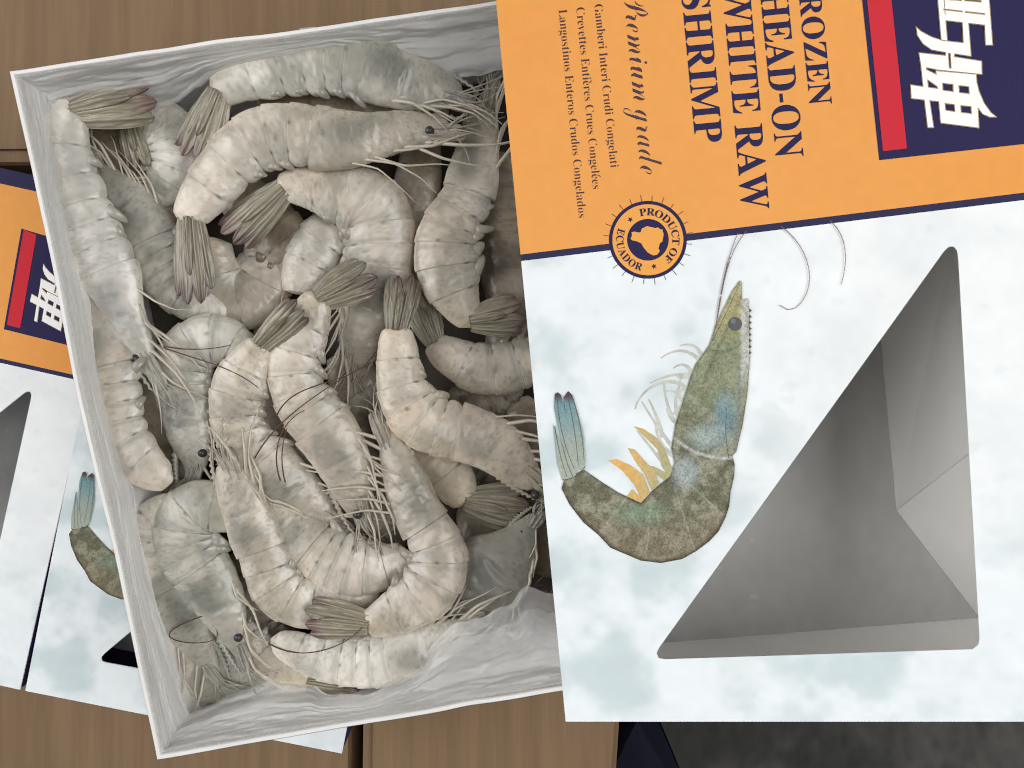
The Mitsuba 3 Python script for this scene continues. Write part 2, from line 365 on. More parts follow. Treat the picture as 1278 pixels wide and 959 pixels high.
def lerp(a, b, t): return np.asarray(a) * (1 - t[:, None]) + np.asarray(b) * t[:, None]
def sst(a, b, x):
    t = np.clip((x - a) / (b - a), 0, 1); return t * t * (3 - 2 * t)
def print_color(p, what):
    q = np.c_[p * .06, np.zeros(len(p))]
    sp = nnoise(np.c_[p * .85, np.zeros(len(p))], 3); sp2 = nnoise(np.c_[p * .31, np.zeros(len(p))], 8)
    if what == 'body':
        edge = shapely.distance(shapely.points(p), BODY.exterior)
        c = lerp((.15, .15, .10), (.31, .305, .225), sst(.3, .7, nfbm(q * 1.5, 3, 4)))
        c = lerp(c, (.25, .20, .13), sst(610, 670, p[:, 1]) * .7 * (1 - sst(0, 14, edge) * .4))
        head = 1 - sst(470, 560, p[:, 1])
        c = lerp(c, (.29, .33, .20), head * .6)
        c = lerp(c, (.50, .44, .22), (1 - sst(380, 440, p[:, 1])) * .7)
        d = np.hypot((p[:, 0] - 905) / 15, (p[:, 1] - 517) / 28); c = lerp(c, (.19, .33, .40), (1 - sst(.2, 1.5, d)) * .7)
        d = np.hypot((p[:, 0] - 885) / 30, (p[:, 1] - 545) / 20); c = lerp(c, (.40, .50, .50), (1 - sst(.3, 1.3, d)) * .6)
        d = np.hypot((p[:, 0] - 800) / 40, (p[:, 1] - 640) / 20); c = lerp(c, (.26, .38, .27), (1 - sst(.2, 1.3, d)) * .5)
        d = np.hypot((p[:, 0] - 855) / 20, (p[:, 1] - 590) / 22); c = lerp(c, (.40, .47, .50), (1 - sst(.2, 1.3, d)) * .7)
        seam = np.abs(np.hypot(p[:, 0] - 905, p[:, 1] - 480) - 92) ; c = lerp(c, (.66, .70, .68), (1 - sst(0, 3.5, seam)) * .6 * sst(535, 560, p[:, 1]))
        for cx in ((747, 668, 787, 615), (806, 702, 812, 630), (868, 690, 842, 610), (905, 645, 850, 595)):
            ab = np.array(cx[2:]) - cx[:2]; ap = p - np.array(cx[:2]); t = np.clip((ap @ ab) / (ab @ ab), 0, 1)
            dist = np.linalg.norm(ap - t[:, None] * ab, axis=1); c = lerp(c, (.50, .50, .43), (1 - sst(0, 2.0, dist)) * .3)
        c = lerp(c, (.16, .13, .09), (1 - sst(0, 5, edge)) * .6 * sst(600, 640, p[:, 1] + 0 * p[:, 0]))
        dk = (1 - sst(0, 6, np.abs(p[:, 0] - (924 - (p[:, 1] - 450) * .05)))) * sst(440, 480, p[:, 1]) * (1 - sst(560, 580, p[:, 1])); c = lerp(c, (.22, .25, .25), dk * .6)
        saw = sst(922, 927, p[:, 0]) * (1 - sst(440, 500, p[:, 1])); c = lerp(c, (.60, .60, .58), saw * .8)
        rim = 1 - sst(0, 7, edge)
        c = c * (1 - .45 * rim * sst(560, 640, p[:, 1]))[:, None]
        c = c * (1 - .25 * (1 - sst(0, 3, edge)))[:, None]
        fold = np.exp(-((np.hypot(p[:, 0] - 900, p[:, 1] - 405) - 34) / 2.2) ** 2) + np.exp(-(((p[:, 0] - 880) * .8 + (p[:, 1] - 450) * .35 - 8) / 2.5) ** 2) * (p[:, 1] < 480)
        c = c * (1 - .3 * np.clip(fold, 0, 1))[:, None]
        return c * (0.68 + .36 * sst(.25, .6, sp))[:, None] * (.88 + .24 * sp2)[:, None]
    if what == 'fan':
        t = 1 - sst(490, 580, p[:, 1])
        c = lerp((.38, .42, .36), (.16, .30, .34), t)
        c = lerp(c, (.10, .06, .07), 1 - sst(493, 506, p[:, 1]))
        return c * (.75 + .4 * sp)[:, None]
    if what == 'pleo':
        c = lerp((.74, .43, .14), (.42, .40, .22), sst(770, 838, p[:, 0])); return c * (.85 + .25 * sp)[:, None]
    if what == 'leg':
        return lerp((.42, .43, .40), (.66, .66, .58), nfbm(q * 3, 2, 2)) * (.85 + .2 * sp)[:, None]
    return np.tile([.20, .14, .13], (len(p), 1))

# ---------------------------------------------------------------- printed cartons
def homography(src, dst):
    A = []
    for (x, y), (u, v) in zip(src, dst):
        A += [[x, y, 1, 0, 0, 0, -u * x, -u * y, -u], [0, 0, 0, x, y, 1, -v * x, -v * y, -v]]
    h = np.linalg.svd(np.array(A))[2][-1]
    return h.reshape(3, 3)
def hmap(Hm, p):
    p = np.atleast_2d(np.asarray(p, float)); q = np.c_[p, np.ones(len(p))] @ Hm.T
    return q[:, :2] / q[:, 2:]
H_SLEEVE = homography([(706, 901), (1340, 901), (1313, 241), (650, 322)], [(0, 0), (W_, 0), (W_, V_LINE), (0, V_LINE)])

def sleeve_place():
    Hi = np.linalg.inv(H_SLEEVE)
    def f(uv, lift=0.0):
        px = hmap(Hi, uv)
        # the lid of the sleeve rises a little to the right
        kx, ky = (px[:, 0] - 639) / FOC, (479.5 - px[:, 1]) / FOC
        d = (CAM_Z - .2215 - lift) / (1 + .075 * kx - .02 * ky)
        return np.stack([kx * d, ky * d, CAM_Z - d], 1)
    return f
def flat_place(corner_px, deg, ztop):
    o = at([corner_px], ztop)[0]; a = math.radians(-deg)
    du, dv = np.array([math.cos(a), math.sin(a), 0]), np.array([-math.sin(a), math.cos(a), 0])
    return lambda uv, lift=0.0: o + np.atleast_2d(uv)[:, :1] * du + np.atleast_2d(uv)[:, 1:2] * dv + np.array([0, 0, lift])

def carton(key, place, base, prints, wall='m_inner_card'):
    """base: the four corners of the bottom (lower left, lower right, upper right, upper left)"""
    win = Polygon(hmap(H_SLEEVE, np.array(WINDOW.exterior.coords)))
    pan = Polygon([(0, 0), (W_, 0), (W_, L_), (0, L_)])
    v, f = fine_tri(pan.difference(win), .012)
    top, bot = place(v), place(v, -.0007)
    n = len(v)
    rim_v, rim_f = [], []
    edges = np.sort(np.vstack([f[:, [0, 1]], f[:, [1, 2]], f[:, [2, 0]]]), axis=1)
    directed = np.vstack([f[:, [0, 1]], f[:, [1, 2]], f[:, [2, 0]]])
    _, inv, cnt = np.unique(edges, axis=0, return_inverse=True, return_counts=True)
    bd = directed[cnt[inv.ravel()] == 1]
    rim = np.vstack([[[a, a + n, b + n], [a, b + n, b]] for a, b in bd])
    add(key + '__printed_panel', trimesh.Trimesh(top, f, process=False), 'm_carton_print', uv=v)
    add(key + '__panel_edge', trimesh.Trimesh(np.vstack([top, bot]), np.vstack([f[:, ::-1] + n, rim]), process=False), 'm_inner_card')
    tc = place(np.array([(0.0004, 0.0004), (W_ - .0004, .0004), (W_ - .0004, L_ - .0004), (.0004, L_ - .0004)]), -.0009)
    base = np.asarray(base, float)
    
    if len(base) == 5: tc = np.array([tc[0], tc[1], tc[1] * .62 + tc[2] * .38, tc[2], tc[3]])
    for a in range(len(base)):
        b = (a + 1) % len(base)
        q = np.array([base[a], base[b], tc[b], tc[a]])
        add(key + '__side_wall', slab(q, .0006), wall)
    add(key + '__base_panel', slab(base, .0006), 'm_grey_card')
    def put(name, mat, g, lift, what=None, step=None, kind=None):
        v, f = (fine_tri(g, step) if what else tri2d(g))
        w = place(hmap(H_SLEEVE, v), lift)
        m = trimesh.Trimesh(w, f[:, ::-1], process=False)
        if what: add(f'{key}__{name}', m, 'm_print', color=print_color(v, what))
        else: add(f'{key}__{name}', m, mat, kind=kind)
    e = .00022
    if 'panel' in prints:
        q = Polygon(hmap(H_SLEEVE, np.array(PANEL.exterior.coords))).intersection(pan)
        P = Polygon(hmap(np.linalg.inv(H_SLEEVE), np.array(q.exterior.coords)))
        put('navy_panel', 'm_navy', P, e)
        put('red_bar', 'm_red', BAR, 2 * e)
        put('emblem_outline', 'm_tan_ink', emblem.buffer(.75), 2 * e)
        put('emblem', 'm_white_ink', emblem.buffer(-.35), 3 * e)
    if 'text' in prints:
        for name, (mat, g) in DESIGN.items(): put(name, mat, g, e)
        c = Point(ring_c)
        b = f'round_badge'
        put(b, 'm_navy', c.buffer(48.5, 48), e)
        put('badge_rays', 'm_navy_small', badge_rays, e)
        put('badge_ring', 'm_orange', c.buffer(44.3, 48).difference(c.buffer(26, 48)), 2 * e)
        put('badge_lettering', 'm_navy', unary_union([arc_text('PRODUCT OF', SERIF, ring_c, 35, -108, 50, 8.8), arc_text('ECUADOR', SERIF, ring_c, 35, 203, 102, 8.8, outward=False),
                                                    star((ring_c[0] + 33.5 * math.cos(math.radians(-131)), ring_c[1] + 33.5 * math.sin(math.radians(-131))), 3.6, .2), star((ring_c[0] + 34 * math.cos(math.radians(77)), ring_c[1] + 34 * math.sin(math.radians(77))), 3.6, .5)]), 3 * e)
        put('badge_map', 'm_orange', continent, 2 * e)
    if 'shrimp' in prints:
        hd = 'shrimp_picture'
        put(hd + '_legs', None, unary_union(LEGS), e, 'leg', 4)
        put(hd + '_swimmerets', None, unary_union(PLEO), 1.6 * e, 'pleo', 3)
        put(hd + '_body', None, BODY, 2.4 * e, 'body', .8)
        for k, g in enumerate(FANS): put(hd + '_tail', None, g, (2.5 + .12 * k) * e, 'fan', 2)
        put(hd + '_eye', 'm_eye', Point(917.5, 404.5).buffer(8.6), 3.2 * e)
        put(hd + '_eye_glint', 'm_eye_ink', Point(915, 401).buffer(3.4), 4 * e)
        put(hd + '_lines', 'm_picture_ink', unary_union(INK), 2.9 * e, kind='stuff')
        put(hd + '_feelers', None, unary_union(FEEL), 3.2 * e, 'line', 8)
scene['m_red'] = pr(rgb(.56, .030, .045), 0.75, 0.12)
scene['m_picture_ink'] = pr(rgb(.085, .08, .055), 0.5, 0.3)
scene['m_eye_ink'] = pr(rgb(.13, .16, .18), 0.5, 0.3)

k = thing('printed_carton', 'big printed carton with orange top and triangular window lying over the tray', 'box', 'printed seafood cartons')
zb = .1495
carton(k, sleeve_place(), at([(729, 812), (1226, 773), (1120, 636), (1062, 0), (640, -60)], zb), ('panel', 'text', 'shrimp'))
k = thing('printed_carton', 'printed carton at the left edge, showing a red bar and a dark window tip', 'box', 'printed seafood cartons')
zt, deg = .07, 12.6
pl = flat_place((24 - 402 * math.cos(math.radians(deg)), 861 - 402 * math.sin(math.radians(deg))), deg, zt)
rect = np.array([(0.001, 0.001), (W_ - .001, .001), (W_ - .001, L_ - .001), (.001, L_ - .001)])
carton(k, pl, pl(rect) - [0, 0, .066], ('panel', 'shrimp'), wall='m_navy')
k = thing('printed_carton', 'printed carton partly under the white tray, right of the leftmost carton', 'box', 'printed seafood cartons')
pl = flat_place((31.5, 862.5), 11.2, zt)
carton(k, pl, pl(rect) - [0, 0, .066], ('panel', 'shrimp'), wall='m_navy')

# ---------------------------------------------------------------- the white tray and its plastic liner
ZR, ZF = .145, .074
rim_px = np.array([(195, 950), (845, 838), (655, -6), (10, 88)], float)
RIM = at(rim_px, ZR)                                    # counterclockwise seen from above
tray = thing('open_tray', 'open white cardboard tray full of raw shrimps, lined with clear plastic', 'box')
cen = RIM.mean(0)
def inset(P, d):
    """the four corners moved inwards by d"""
    out = []
    for k in range(4):
        a, b, c = P[k - 1], P[k], P[(k + 1) % 4]
        e1 = (b - a)[:2] / np.linalg.norm((b - a)[:2]); e2 = (c - b)[:2] / np.linalg.norm((c - b)[:2])
        n1, n2 = np.array([-e1[1], e1[0]]), np.array([-e2[1], e2[0]])
        M = np.array([n1, n2]); out.append(np.r_[b[:2] + np.linalg.solve(M, [d, d]), b[2]])
    return np.array(out)
INNER = inset(RIM, .0026)
BASE = inset(RIM, .004); BASE[:, 2] = ZF
BASE_IN = inset(RIM, .0075); BASE_IN[:, 2] = ZF + .002
def tray_wall(k):
    """one wall of the tray, a folded card with a soft, slightly wavy rim"""
    a, b = k, (k + 1) % 4
    n = 60; t = np.linspace(0, 1, n)[:, None]
    L = lambda P: P[a] * (1 - t) + P[b] * t
    wav = np.zeros((n, 3)); nn = (cen - (RIM[a] + RIM[b]) / 2); nn[2] = 0; nn /= np.linalg.norm(nn)
    w = (nfbm(np.c_[t * 5 + k * 7, t * 0, t * 0], 3, 2)[:, None] - .5) * .0022 * np.sin(np.pi * t) ** .5
    wav += nn * w; wav[:, 2] += (nnoise(np.c_[t * 4 + k * 3, t * 0, t * 0], 9) - .5) * .0016 * np.sin(np.pi * t[:, 0])
    o, i = L(RIM) + wav, L(INNER) + wav
    up = np.array([0, 0, .0009])
    prof = [L(BASE), o - up, o + (i - o) * .22, o + (i - o) * .78, i - up, L(BASE_IN) + nn * 0]
    v, f = solid_from_quads(prof, close=False)
    return trimesh.Trimesh(v, f, process=False)
for k in range(4): add(tray + '__tray_wall', tray_wall(k), 'm_white_card', smooth=50)
add(tray + '__tray_base', slab(BASE, .002), 'm_white_card')

# ---------------------------------------------------------------- shrimps
def srgb(*c):
    c = np.array(c, float) / 255; return np.where(c < .04045, c / 12.92, ((c + .055) / 1.055) ** 2.4)
TONES = {  # base, mottle, carapace smudge
    'cream': ((.62, .545, .45), (.39, .35, .285), (.25, .235, .195)),
    'grey': ((.54, .50, .43), (.325, .31, .265), (.185, .185, .16)),
    'pale': ((.67, .62, .545), (.44, .415, .36), (.27, .26, .23)),
    'dark': ((.30, .24, .17), (.19, .15, .105), (.12, .095, .07)),  # deep shrimps: shade of the gaps is put into this tone
    'warm': ((.68, .575, .445), (.48, .42, .335), (.34, .305, .25)),
}
NS, NM = 230, 60
SEG = np.array([0, .155, .27, .365, .445, .52, .60])   # joints of the abdomen, as a share of the body's length from the tail

class Path:
    """middle line of a shrimp, from the root of its tail fan to the tip of its head"""
    def __init__(s, pts, z0, z1, side):
        p = np.array(pts, float)
        zz = np.linspace(z0, z1, len(p)); s.z = PchipInterpolator
        d = np.r_[0, np.cumsum(np.hypot(*np.diff(p[:, :2], axis=0).T))]; s.len_px = d[-1]
        d /= d[-1]
        w3 = np.array([at([q[:2]], z)[0] for q, z in zip(p, zz)])
        s.c = CubicSpline(d, w3); s.w = PchipInterpolator(d, p[:, 2] * (1.0 + .13 * np.clip(d / .22, 0, 1)) * (CAM_Z - zz) / FOC / 2)
        s.side = side
        s.length = np.linalg.norm(np.diff(s.c(np.linspace(0, 1, 60)), axis=0), axis=1).sum()
    def frame(s, t):
        t = np.atleast_1d(t); c = s.c(t); d = s.c(t, 1); d /= np.linalg.norm(d, axis=1, keepdims=True)
        n = np.stack([-d[:, 1], d[:, 0], 0 * d[:, 0]], 1); n /= np.linalg.norm(n, axis=1, keepdims=True)
        return c, d, n * s.side, s.w(t)          # n points to the back of the shrimp

def shrimp_body(P, tone, cs, seed, film):
    seg = SEG / .60 * cs
    t = np.linspace(0, 1, NS)
    # extra rings right at the joints, so that each plate ends in a small step
    t = np.r_[t, seg[1:] - .0015, seg[1:] + .0015]; t = np.sort(t[t <= 1])
    c, d, n, w = P.frame(t)
    idx = np.clip(np.searchsorted(seg, t, side='right') - 1, 0, 6)
    lo = seg[np.minimum(idx, 6)]; hi = np.where(idx < 6, seg[np.minimum(idx + 1, 6)], 1.0)
    loc = (t - lo) / np.maximum(hi - lo, 1e-6)                    # 0 at the rear edge of a plate, 1 at its front
    ab = idx < 6
    scale = np.where(ab, 1.030 - .055 * loc ** .8, 1.055 - .06 * np.minimum(loc * 3, 1))
    lobe = np.where(ab, np.abs(np.sin(np.pi * np.clip(loc * .98 + .01, 0, 1))) ** .55, 1.0)   # rounded side flaps
    lobe = np.where(idx == 0, .8, lobe)
    th = np.arange(NM) / NM * 2 * np.pi
    C, S = np.cos(th), np.sin(th)
    y = np.sign(C) * np.abs(C) ** .92
    thick = .52 * (1 - .22 * (1 - C) / 2)
    ww = (w * scale)[:, None]
    yy = y[None, :] * ww
    vent = np.clip(-C, 0, 1)[None, :] ** 2
    yy = yy + vent * ww * (.16 * (1 - lobe[:, None]))
    zz = (np.sign(S) * np.abs(S) ** .82)[None, :] * ww * thick[None, :]
    cap = np.ones(len(t)); cap[:8] = np.linspace(.05, 1, 8) ** .6; cap[-6:] = np.sqrt(np.linspace(1, .02, 6))
    yy = yy * cap[:, None]; zz = zz * cap[:, None]
    # carapace: a groove behind the head and a ridge along the back
    car = (idx == 6)
    g = np.where(car, np.exp(-((loc - .42) / .035) ** 2), 0)[:, None] * np.exp(-((C[None, :] + .1) / .5) ** 2)
    pos = c[:, None] + n[:, None] * yy[..., None] + np.array([0, 0, 1.0]) * zz[..., None]
    q = pos.reshape(-1, 3)
    nz = (nfbm(q * 110 + seed * 3.1, 3, seed) - .5) * .0010 + (nnoise(q * 520 + seed, seed + 5) - .5) * .00038
    out = (n[:, None] * C[None, :, None] + np.array([0, 0, 1.0]) * S[None, :, None]).reshape(-1, 3)
    fade = np.repeat(np.minimum(1, cap) * np.minimum(1, w / .006), NM)
    q = q + out * ((nz - np.repeat(0, len(nz))) * fade)[:, None] - out * (g.reshape(-1) * .0007 * fade)[:, None]
    # colour: plate tone, mottling, hinge dots, darker plate edges
    base, mott, smudge = TONES[tone]
    m = nfbm(q * 85 + 17 * seed, 3, seed + 1); m2 = nfbm(q * 240 + 5 * seed, 3, seed + 2); sp = nnoise(q * 1050, seed + 3); sp2 = nnoise(q * 700, seed + 4)
    tt, ll, ii = np.repeat(t, NM), np.repeat(loc, NM), np.repeat(idx, NM)
    CC, SS = np.tile(C, len(t)), np.tile(S, len(t))
    patch = nfbm(q * 48 + 3 * seed, 2, seed + 9)
    col = lerp(base, mott, sst(.38, .58, m) * .95)
    frost = np.array(base) * .55 + np.array([.70, .675, .63]) * .45
    col = lerp(col, frost * 1.04, sst(.48, .68, patch) * .6)
    col = lerp(col, np.array(mott) * [.94, .97, .95], sst(.52, .72, 1 - patch) * .45)
    col = col * (.80 + .40 * m2)[:, None]
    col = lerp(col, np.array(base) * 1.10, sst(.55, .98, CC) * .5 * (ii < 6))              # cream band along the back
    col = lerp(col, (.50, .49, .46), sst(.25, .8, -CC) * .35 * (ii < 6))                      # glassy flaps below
    d0 = np.exp(-((ll - .28) / .22) ** 2) * np.exp(-((CC - .25) / .5) ** 2) * (ii == 6)
    col = lerp(col, smudge, np.clip(d0 * (.75 + .9 * m), 0, .9))
    col = lerp(col, np.array(mott) * .8, (ii == 6) * sst(.45, .95, ll) * .55)
    d1 = np.exp(-((ll - .70) / .25) ** 2) * (ii == 6); col = lerp(col, np.array(mott) * .92, d1 * .5 * sst(.35, .6, m2))
    col = col * (1 - .26 * sst(.56, .84, sp) * sst(.35, .6, nfbm(q * 60 + seed, 2, seed + 11)))[:, None]
    col = col * (1 - .16 * sst(.58, .8, sp2))[:, None]
    edge = np.where(ii < 6, np.exp(-((1 - ll) / .035) ** 2), 0) + np.where(ii == 6, np.exp(-(ll / .012) ** 2), 0)
    col = col * (1 - .42 * np.clip(edge, 0, 1) * sst(.36, .72, m2))[:, None]
    glass = np.where((ii < 6) & (ii > 0), np.exp(-((ll - .80) / .12) ** 2), 0); col = lerp(col, np.array(mott) * [.86, .9, .9], glass * .5)
    col = lerp(col, np.array(base) * [1.10, 1.0, .80], np.clip(1 - tt / seg[1] * .8, 0, 1) * .35 * sst(.2, .7, m))
    col = lerp(col, np.array(base) * [1.03, .93, .90], sst(.56, .74, nfbm(q * 55 + 11 * seed, 2, seed + 13)) * .15)
    col = lerp(col, np.array(mott) * .62, np.exp(-((CC - .86) / .055) ** 2) * (ii < 6) * (ii > 0) * .35 * sst(.3, .6, m2))      # the gut showing through
    wl = np.repeat(w, NM); ds = P.length
    for s_ in seg[1:6]:
        dd = np.hypot((tt - s_ - .004) * ds, (CC - (.12 + .1 * math.sin(seed + 9 * s_))) * wl) / (.0007 + .0006 * ((seed * 7 + int(s_ * 100)) % 5) / 5)
        col = lerp(col, (.13, .105, .075), (1 - sst(.35, 1.2, dd + .5 * (sp - .5))) * (.25 + .5 * ((seed * 3 + int(s_ * 50)) % 3) / 2) * (SS > 0))
    for s_ in seg[1:6]:     # dark slits where the side flaps part
        dd = np.hypot((tt - s_) * ds / .0009, (CC + .62) * wl / .0022)
        col = lerp(col, (.10, .085, .065), (1 - sst(.3, 1.1, dd)) * .75 * (SS > 0))
    if film: col = lerp(col, (.62, .61, .60), np.full(len(col), film))
    v, f = solid_from_quads(list(q.reshape(len(t), NM, 3)))
    N = len(v)
    v = np.vstack([v, c[:1], c[-1:]]); col = np.vstack([col, col[:1], col[-1:]])
    caps = [[N, (a + 1) % NM, a] for a in range(NM)] + [[N + 1, N - NM + a, N - NM + (a + 1) % NM] for a in range(NM)]
    f = np.vstack([f, caps])
    if P.side < 0: f = f[:, ::-1]
    return trimesh.Trimesh(v, f, process=False), np.clip(col, .01, .9)

def blade(base, tip, hw, up, bulge=.35, tipcol=(.11, .045, .05), basecol=(.36, .335, .26), seed=0, taper=.75, tipped=.8):
    """one blade of a tail fan: a thin leaf with a raised middle rib"""
    base, tip = np.asarray(base, float), np.asarray(tip, float)
    a = tip - base; L = np.linalg.norm(a); a = a / L
    s = np.cross(np.asarray(up, float), a); s /= np.linalg.norm(s); u = np.cross(a, s)
    n, m = 26, 17
    t = np.linspace(0, 1, n); x = np.linspace(-1, 1, m)
    wid = hw * (.46 + .54 * np.sin(np.pi * np.clip(t * bulge + (1 - bulge) * .5 * t ** .8 + .1, 0, .62)) ** 1.1) * np.sqrt(np.clip(1 - ((t - .55) / .46).clip(0) ** 3 , .0, 1)) * np.where(t > .985, .35, 1)
    hgt = (.00105 * np.exp(-(x / .16) ** 2)[None, :] + .0006 * (1 - x ** 2)[None, :] + .00022 * np.cos(x * 8)[None, :]) * (1 - .5 * t)[:, None] + .0007 * np.sin(np.pi * t)[:, None]
    rough = (nfbm(np.stack(np.broadcast_arrays(t[:, None] * 7, x[None] * 5, 0 * t[:, None]) , -1) + seed, 3, seed) - .5) * .0008
    top = base + t[:, None, None] * L * a + (x[None, :, None] * wid[:, None, None]) * s + (hgt + rough)[..., None] * u
    bot = base + t[:, None, None] * L * a + (x[None, :, None] * wid[:, None, None]) * s + (rough - .0004)[..., None] * u
    v = np.vstack([top.reshape(-1, 3), bot.reshape(-1, 3)]); N = n * m; f = []
    I = np.arange(N).reshape(n, m)
    q = np.stack([I[:-1, :-1], I[1:, :-1], I[1:, 1:], I[:-1, 1:]], -1).reshape(-1, 4)
    f += [q[:, [0, 2, 1]], q[:, [0, 3, 2]], q[:, [0, 1, 2]] + N, q[:, [0, 2, 3]] + N]
    rim = np.r_[I[0, :], I[1:, -1], I[-1, -2::-1], I[-2:0:-1, 0]]; r2 = np.roll(rim, -1)
    f += [np.stack([rim, r2, r2 + N], 1), np.stack([rim, r2 + N, rim + N], 1)]
    tx = np.broadcast_to(t[:, None], (n, m)).reshape(-1); xx = np.broadcast_to(x[None], (n, m)).reshape(-1)
    k = nfbm(np.stack([tx * 3, xx * 9 + seed, 0 * tx], 1), 3, seed)
    c = lerp(basecol, np.array(basecol) * .55, sst(.3, .75, k))
    c = lerp(c, (.56, .52, .42), np.exp(-(xx / .13) ** 2) * .45 * (1 - tx))
    c = lerp(c, (.12, .10, .08), np.exp(-((np.abs(xx) - .34) / .05) ** 2) * .35)
    c = lerp(c, tipcol, sst(.60, 1.0, tx + .3 * (k - .5)) * tipped)
    c = lerp(c, (.50, .455, .36), sst(.80, .97, np.abs(xx)) * .5 * (1 - tx) * sst(0, .15, tx))
    c = lerp(c, np.array(tipcol) * .9, sst(.55, .95, np.abs(xx)) * .5 * sst(.45, .9, tx))
    return trimesh.Trimesh(v, np.vstack(f), process=False), np.vstack([c, c])

def paint(n, c, seed=0, var=.2):
    r = np.random.default_rng(seed).random(n); return np.asarray(c)[None] * (1 - var / 2 + var * r)[:, None]

def shrimp(label, pts, side, z0, z1, tone='cream', fan=None, cs=.60, legs=5, swim=True, eye=None, feelers=(), film=0, head=True, leg_dir=None, key='shrimp', plate=True):
    k = thing(key, label, 'shrimp', 'raw shrimps in the tray')
    seed = len(labels)
    rng = np.random.default_rng(seed)
    P = Path(pts, z0, z1, side)
    m, col = shrimp_body(P, tone, cs, seed, film)
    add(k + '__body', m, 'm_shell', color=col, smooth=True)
    base, mott, smudge = (np.array(x) for x in TONES[tone])
    up = np.array([0, 0, 1.0])
    if fan is not None:                      # (tip x, tip y, width in px)
        c, d, n, w = (x[0] for x in P.frame(.03))
        zt = z0 + (fan[3] if len(fan) > 3 else -.001)
        tip = at([fan[:2]], zt)[0]; a = tip - c; Lf = np.linalg.norm(a); a /= Lf
        sd = np.cross(up, a); sd /= np.linalg.norm(sd); hw = 1.3 * fan[2] * (CAM_Z - zt) / FOC / 2
        bc = np.array([.31, .275, .20]) if tone != 'dark' else np.array([.24, .20, .15])
        for j, (off, ln, wd, zz, nm) in enumerate([(-.78, .93, .36, 0, 'uropod'), (.78, .90, .36, .0004, 'uropod'), (-.32, 1.02, .40, .0018, 'uropod'), (.36, 1.0, .38, .0024, 'uropod'), (0, .72, .20, .0042, 'telson')]):
            b = c + sd * off * w * .66 + up * (zz * .6 + w * .16)
            e = c + a * Lf * (ln + .08 * (rng.random() - .5)) + sd * off * hw * (.95 + .3 * rng.random()) + up * zz
            tipcol = np.array([.085, .042, .04]) * (.7 + .9 * rng.random()) if rng.random() < .75 else bc * .55
            mm, cc = blade(b, e, hw * wd, up + sd * off * .55, seed=seed * 7 + j, basecol=bc * (.85 + .3 * rng.random()), tipcol=tipcol, tipped=.85 if nm == 'uropod' else .35)
            add(f'{k}__{nm}', mm, 'm_shell', color=cc, smooth=True)
    if head:
        c, d, n, w = (x[0] for x in P.frame(.90)); c1 = P.frame(1.0)[0][0]; cb, db, nb, wb = (x[0] for x in P.frame(.80))
        if eye is not False:
            r = max(.0017, .0042 * P.length / .10 * .55)
            r = float(np.clip(r, .0015, .0021))
            pe = at([eye], c[2])[0] if eye is not None else c + n * w * .15
            pe = pe * [1, 1, 0] + [0, 0, c[2] + w * .34]
            s = trimesh.creation.icosphere(2, r); s.apply_translation(pe); add(k + '__eye', s, 'm_eye', smooth=True)
        # rostrum: a toothed spike along the back of the head
        r0 = cb + nb * wb * .78; r1 = c1 + d * P.length * .055 + n * w * .35
        mid = (r0 + r1) / 2 + nb * wb * .12
        rp = curve([r0, mid, r1], 22); rad = np.linspace(.0016, .0003, 22)
        teeth = .0007 * (np.abs(((np.arange(22) * .5) % 1) - .5) * 2) * (np.arange(22) > 3) * (np.arange(22) < 19)
        rm = tube(rp + n * teeth[:, None], rad + teeth * .4, 7)
        add(k + '__rostrum', rm, 'm_shell', color=paint(len(rm.vertices), mott * .9, seed), smooth=True)
        # antennal scales at the front of the head
        for j in range(2 if plate else 0):
            b = c - n * w * (.1 + .35 * j) + up * w * .25
            e = c1 + d * P.length * (.03 + .03 * rng.random()) - n * w * (.5 * j + .1) + up * .001
            mm, cc = blade(b, e, .0024, up, seed=seed + 31 + j, basecol=mott * .95, tipcol=mott * .6, tipped=.5)
            add(k + '__antennal_scale', mm, 'm_shell', color=cc, smooth=True)
    lean, spread = .5 + .3 * rng.random(), rng.choice([-1, 1])
    nleg = legs if legs < 2 else legs + 3
    for j in range(nleg):
        t0 = cs + (1 - cs) * (.20 + .74 * (j + rng.random() * .6) / nleg)
        c, d, n, w = (x[0] for x in P.frame(min(t0, .97)))
        L = P.length * (.20 + .10 * rng.random())
        a = d * (.85 + .2 * rng.random()) - n * (lean + .25 * rng.normal())
        if leg_dir is not None: a = np.array([leg_dir[0], -leg_dir[1], 0]) + .16 * rng.normal(size=3) * [1, 1, 0]
        a /= np.linalg.norm(a); bdir = np.cross(up, a) * spread * (1 if rng.random() < .85 else -1)
        b = c - n * w * .82 + up * w * .12
        p1 = b + a * L * .42 + up * (.0015 + .003 * rng.random()); p2 = p1 + (a + bdir * (.15 + .35 * rng.random())) * L * .34 + up * .001 * rng.normal(); p3 = p2 + (a * .7 + bdir * (.2 + .3 * rng.random())) * L * .30 - up * .003 * rng.random()
        lp = np.vstack([np.linspace(b, p1, 6), np.linspace(p1, p2, 6)[1:], np.linspace(p2, p3, 6)[1:]])
        lp[1:-1] = lp[1:-1] * .6 + (lp[:-2] + lp[2:]) * .2
        rad = np.r_[np.linspace(.0010, .0008, 6), np.linspace(.0008, .0005, 6)[1:], np.linspace(.0005, .0002, 6)[1:]] * (.50 + .5 * rng.random())
        lm = tube(lp, rad, 6)
        add(k + '__walking_leg', lm, 'm_shell', color=paint(len(lm.vertices), (.50, .45, .365) if tone != 'dark' else (.36, .30, .22), seed + j), smooth=True)
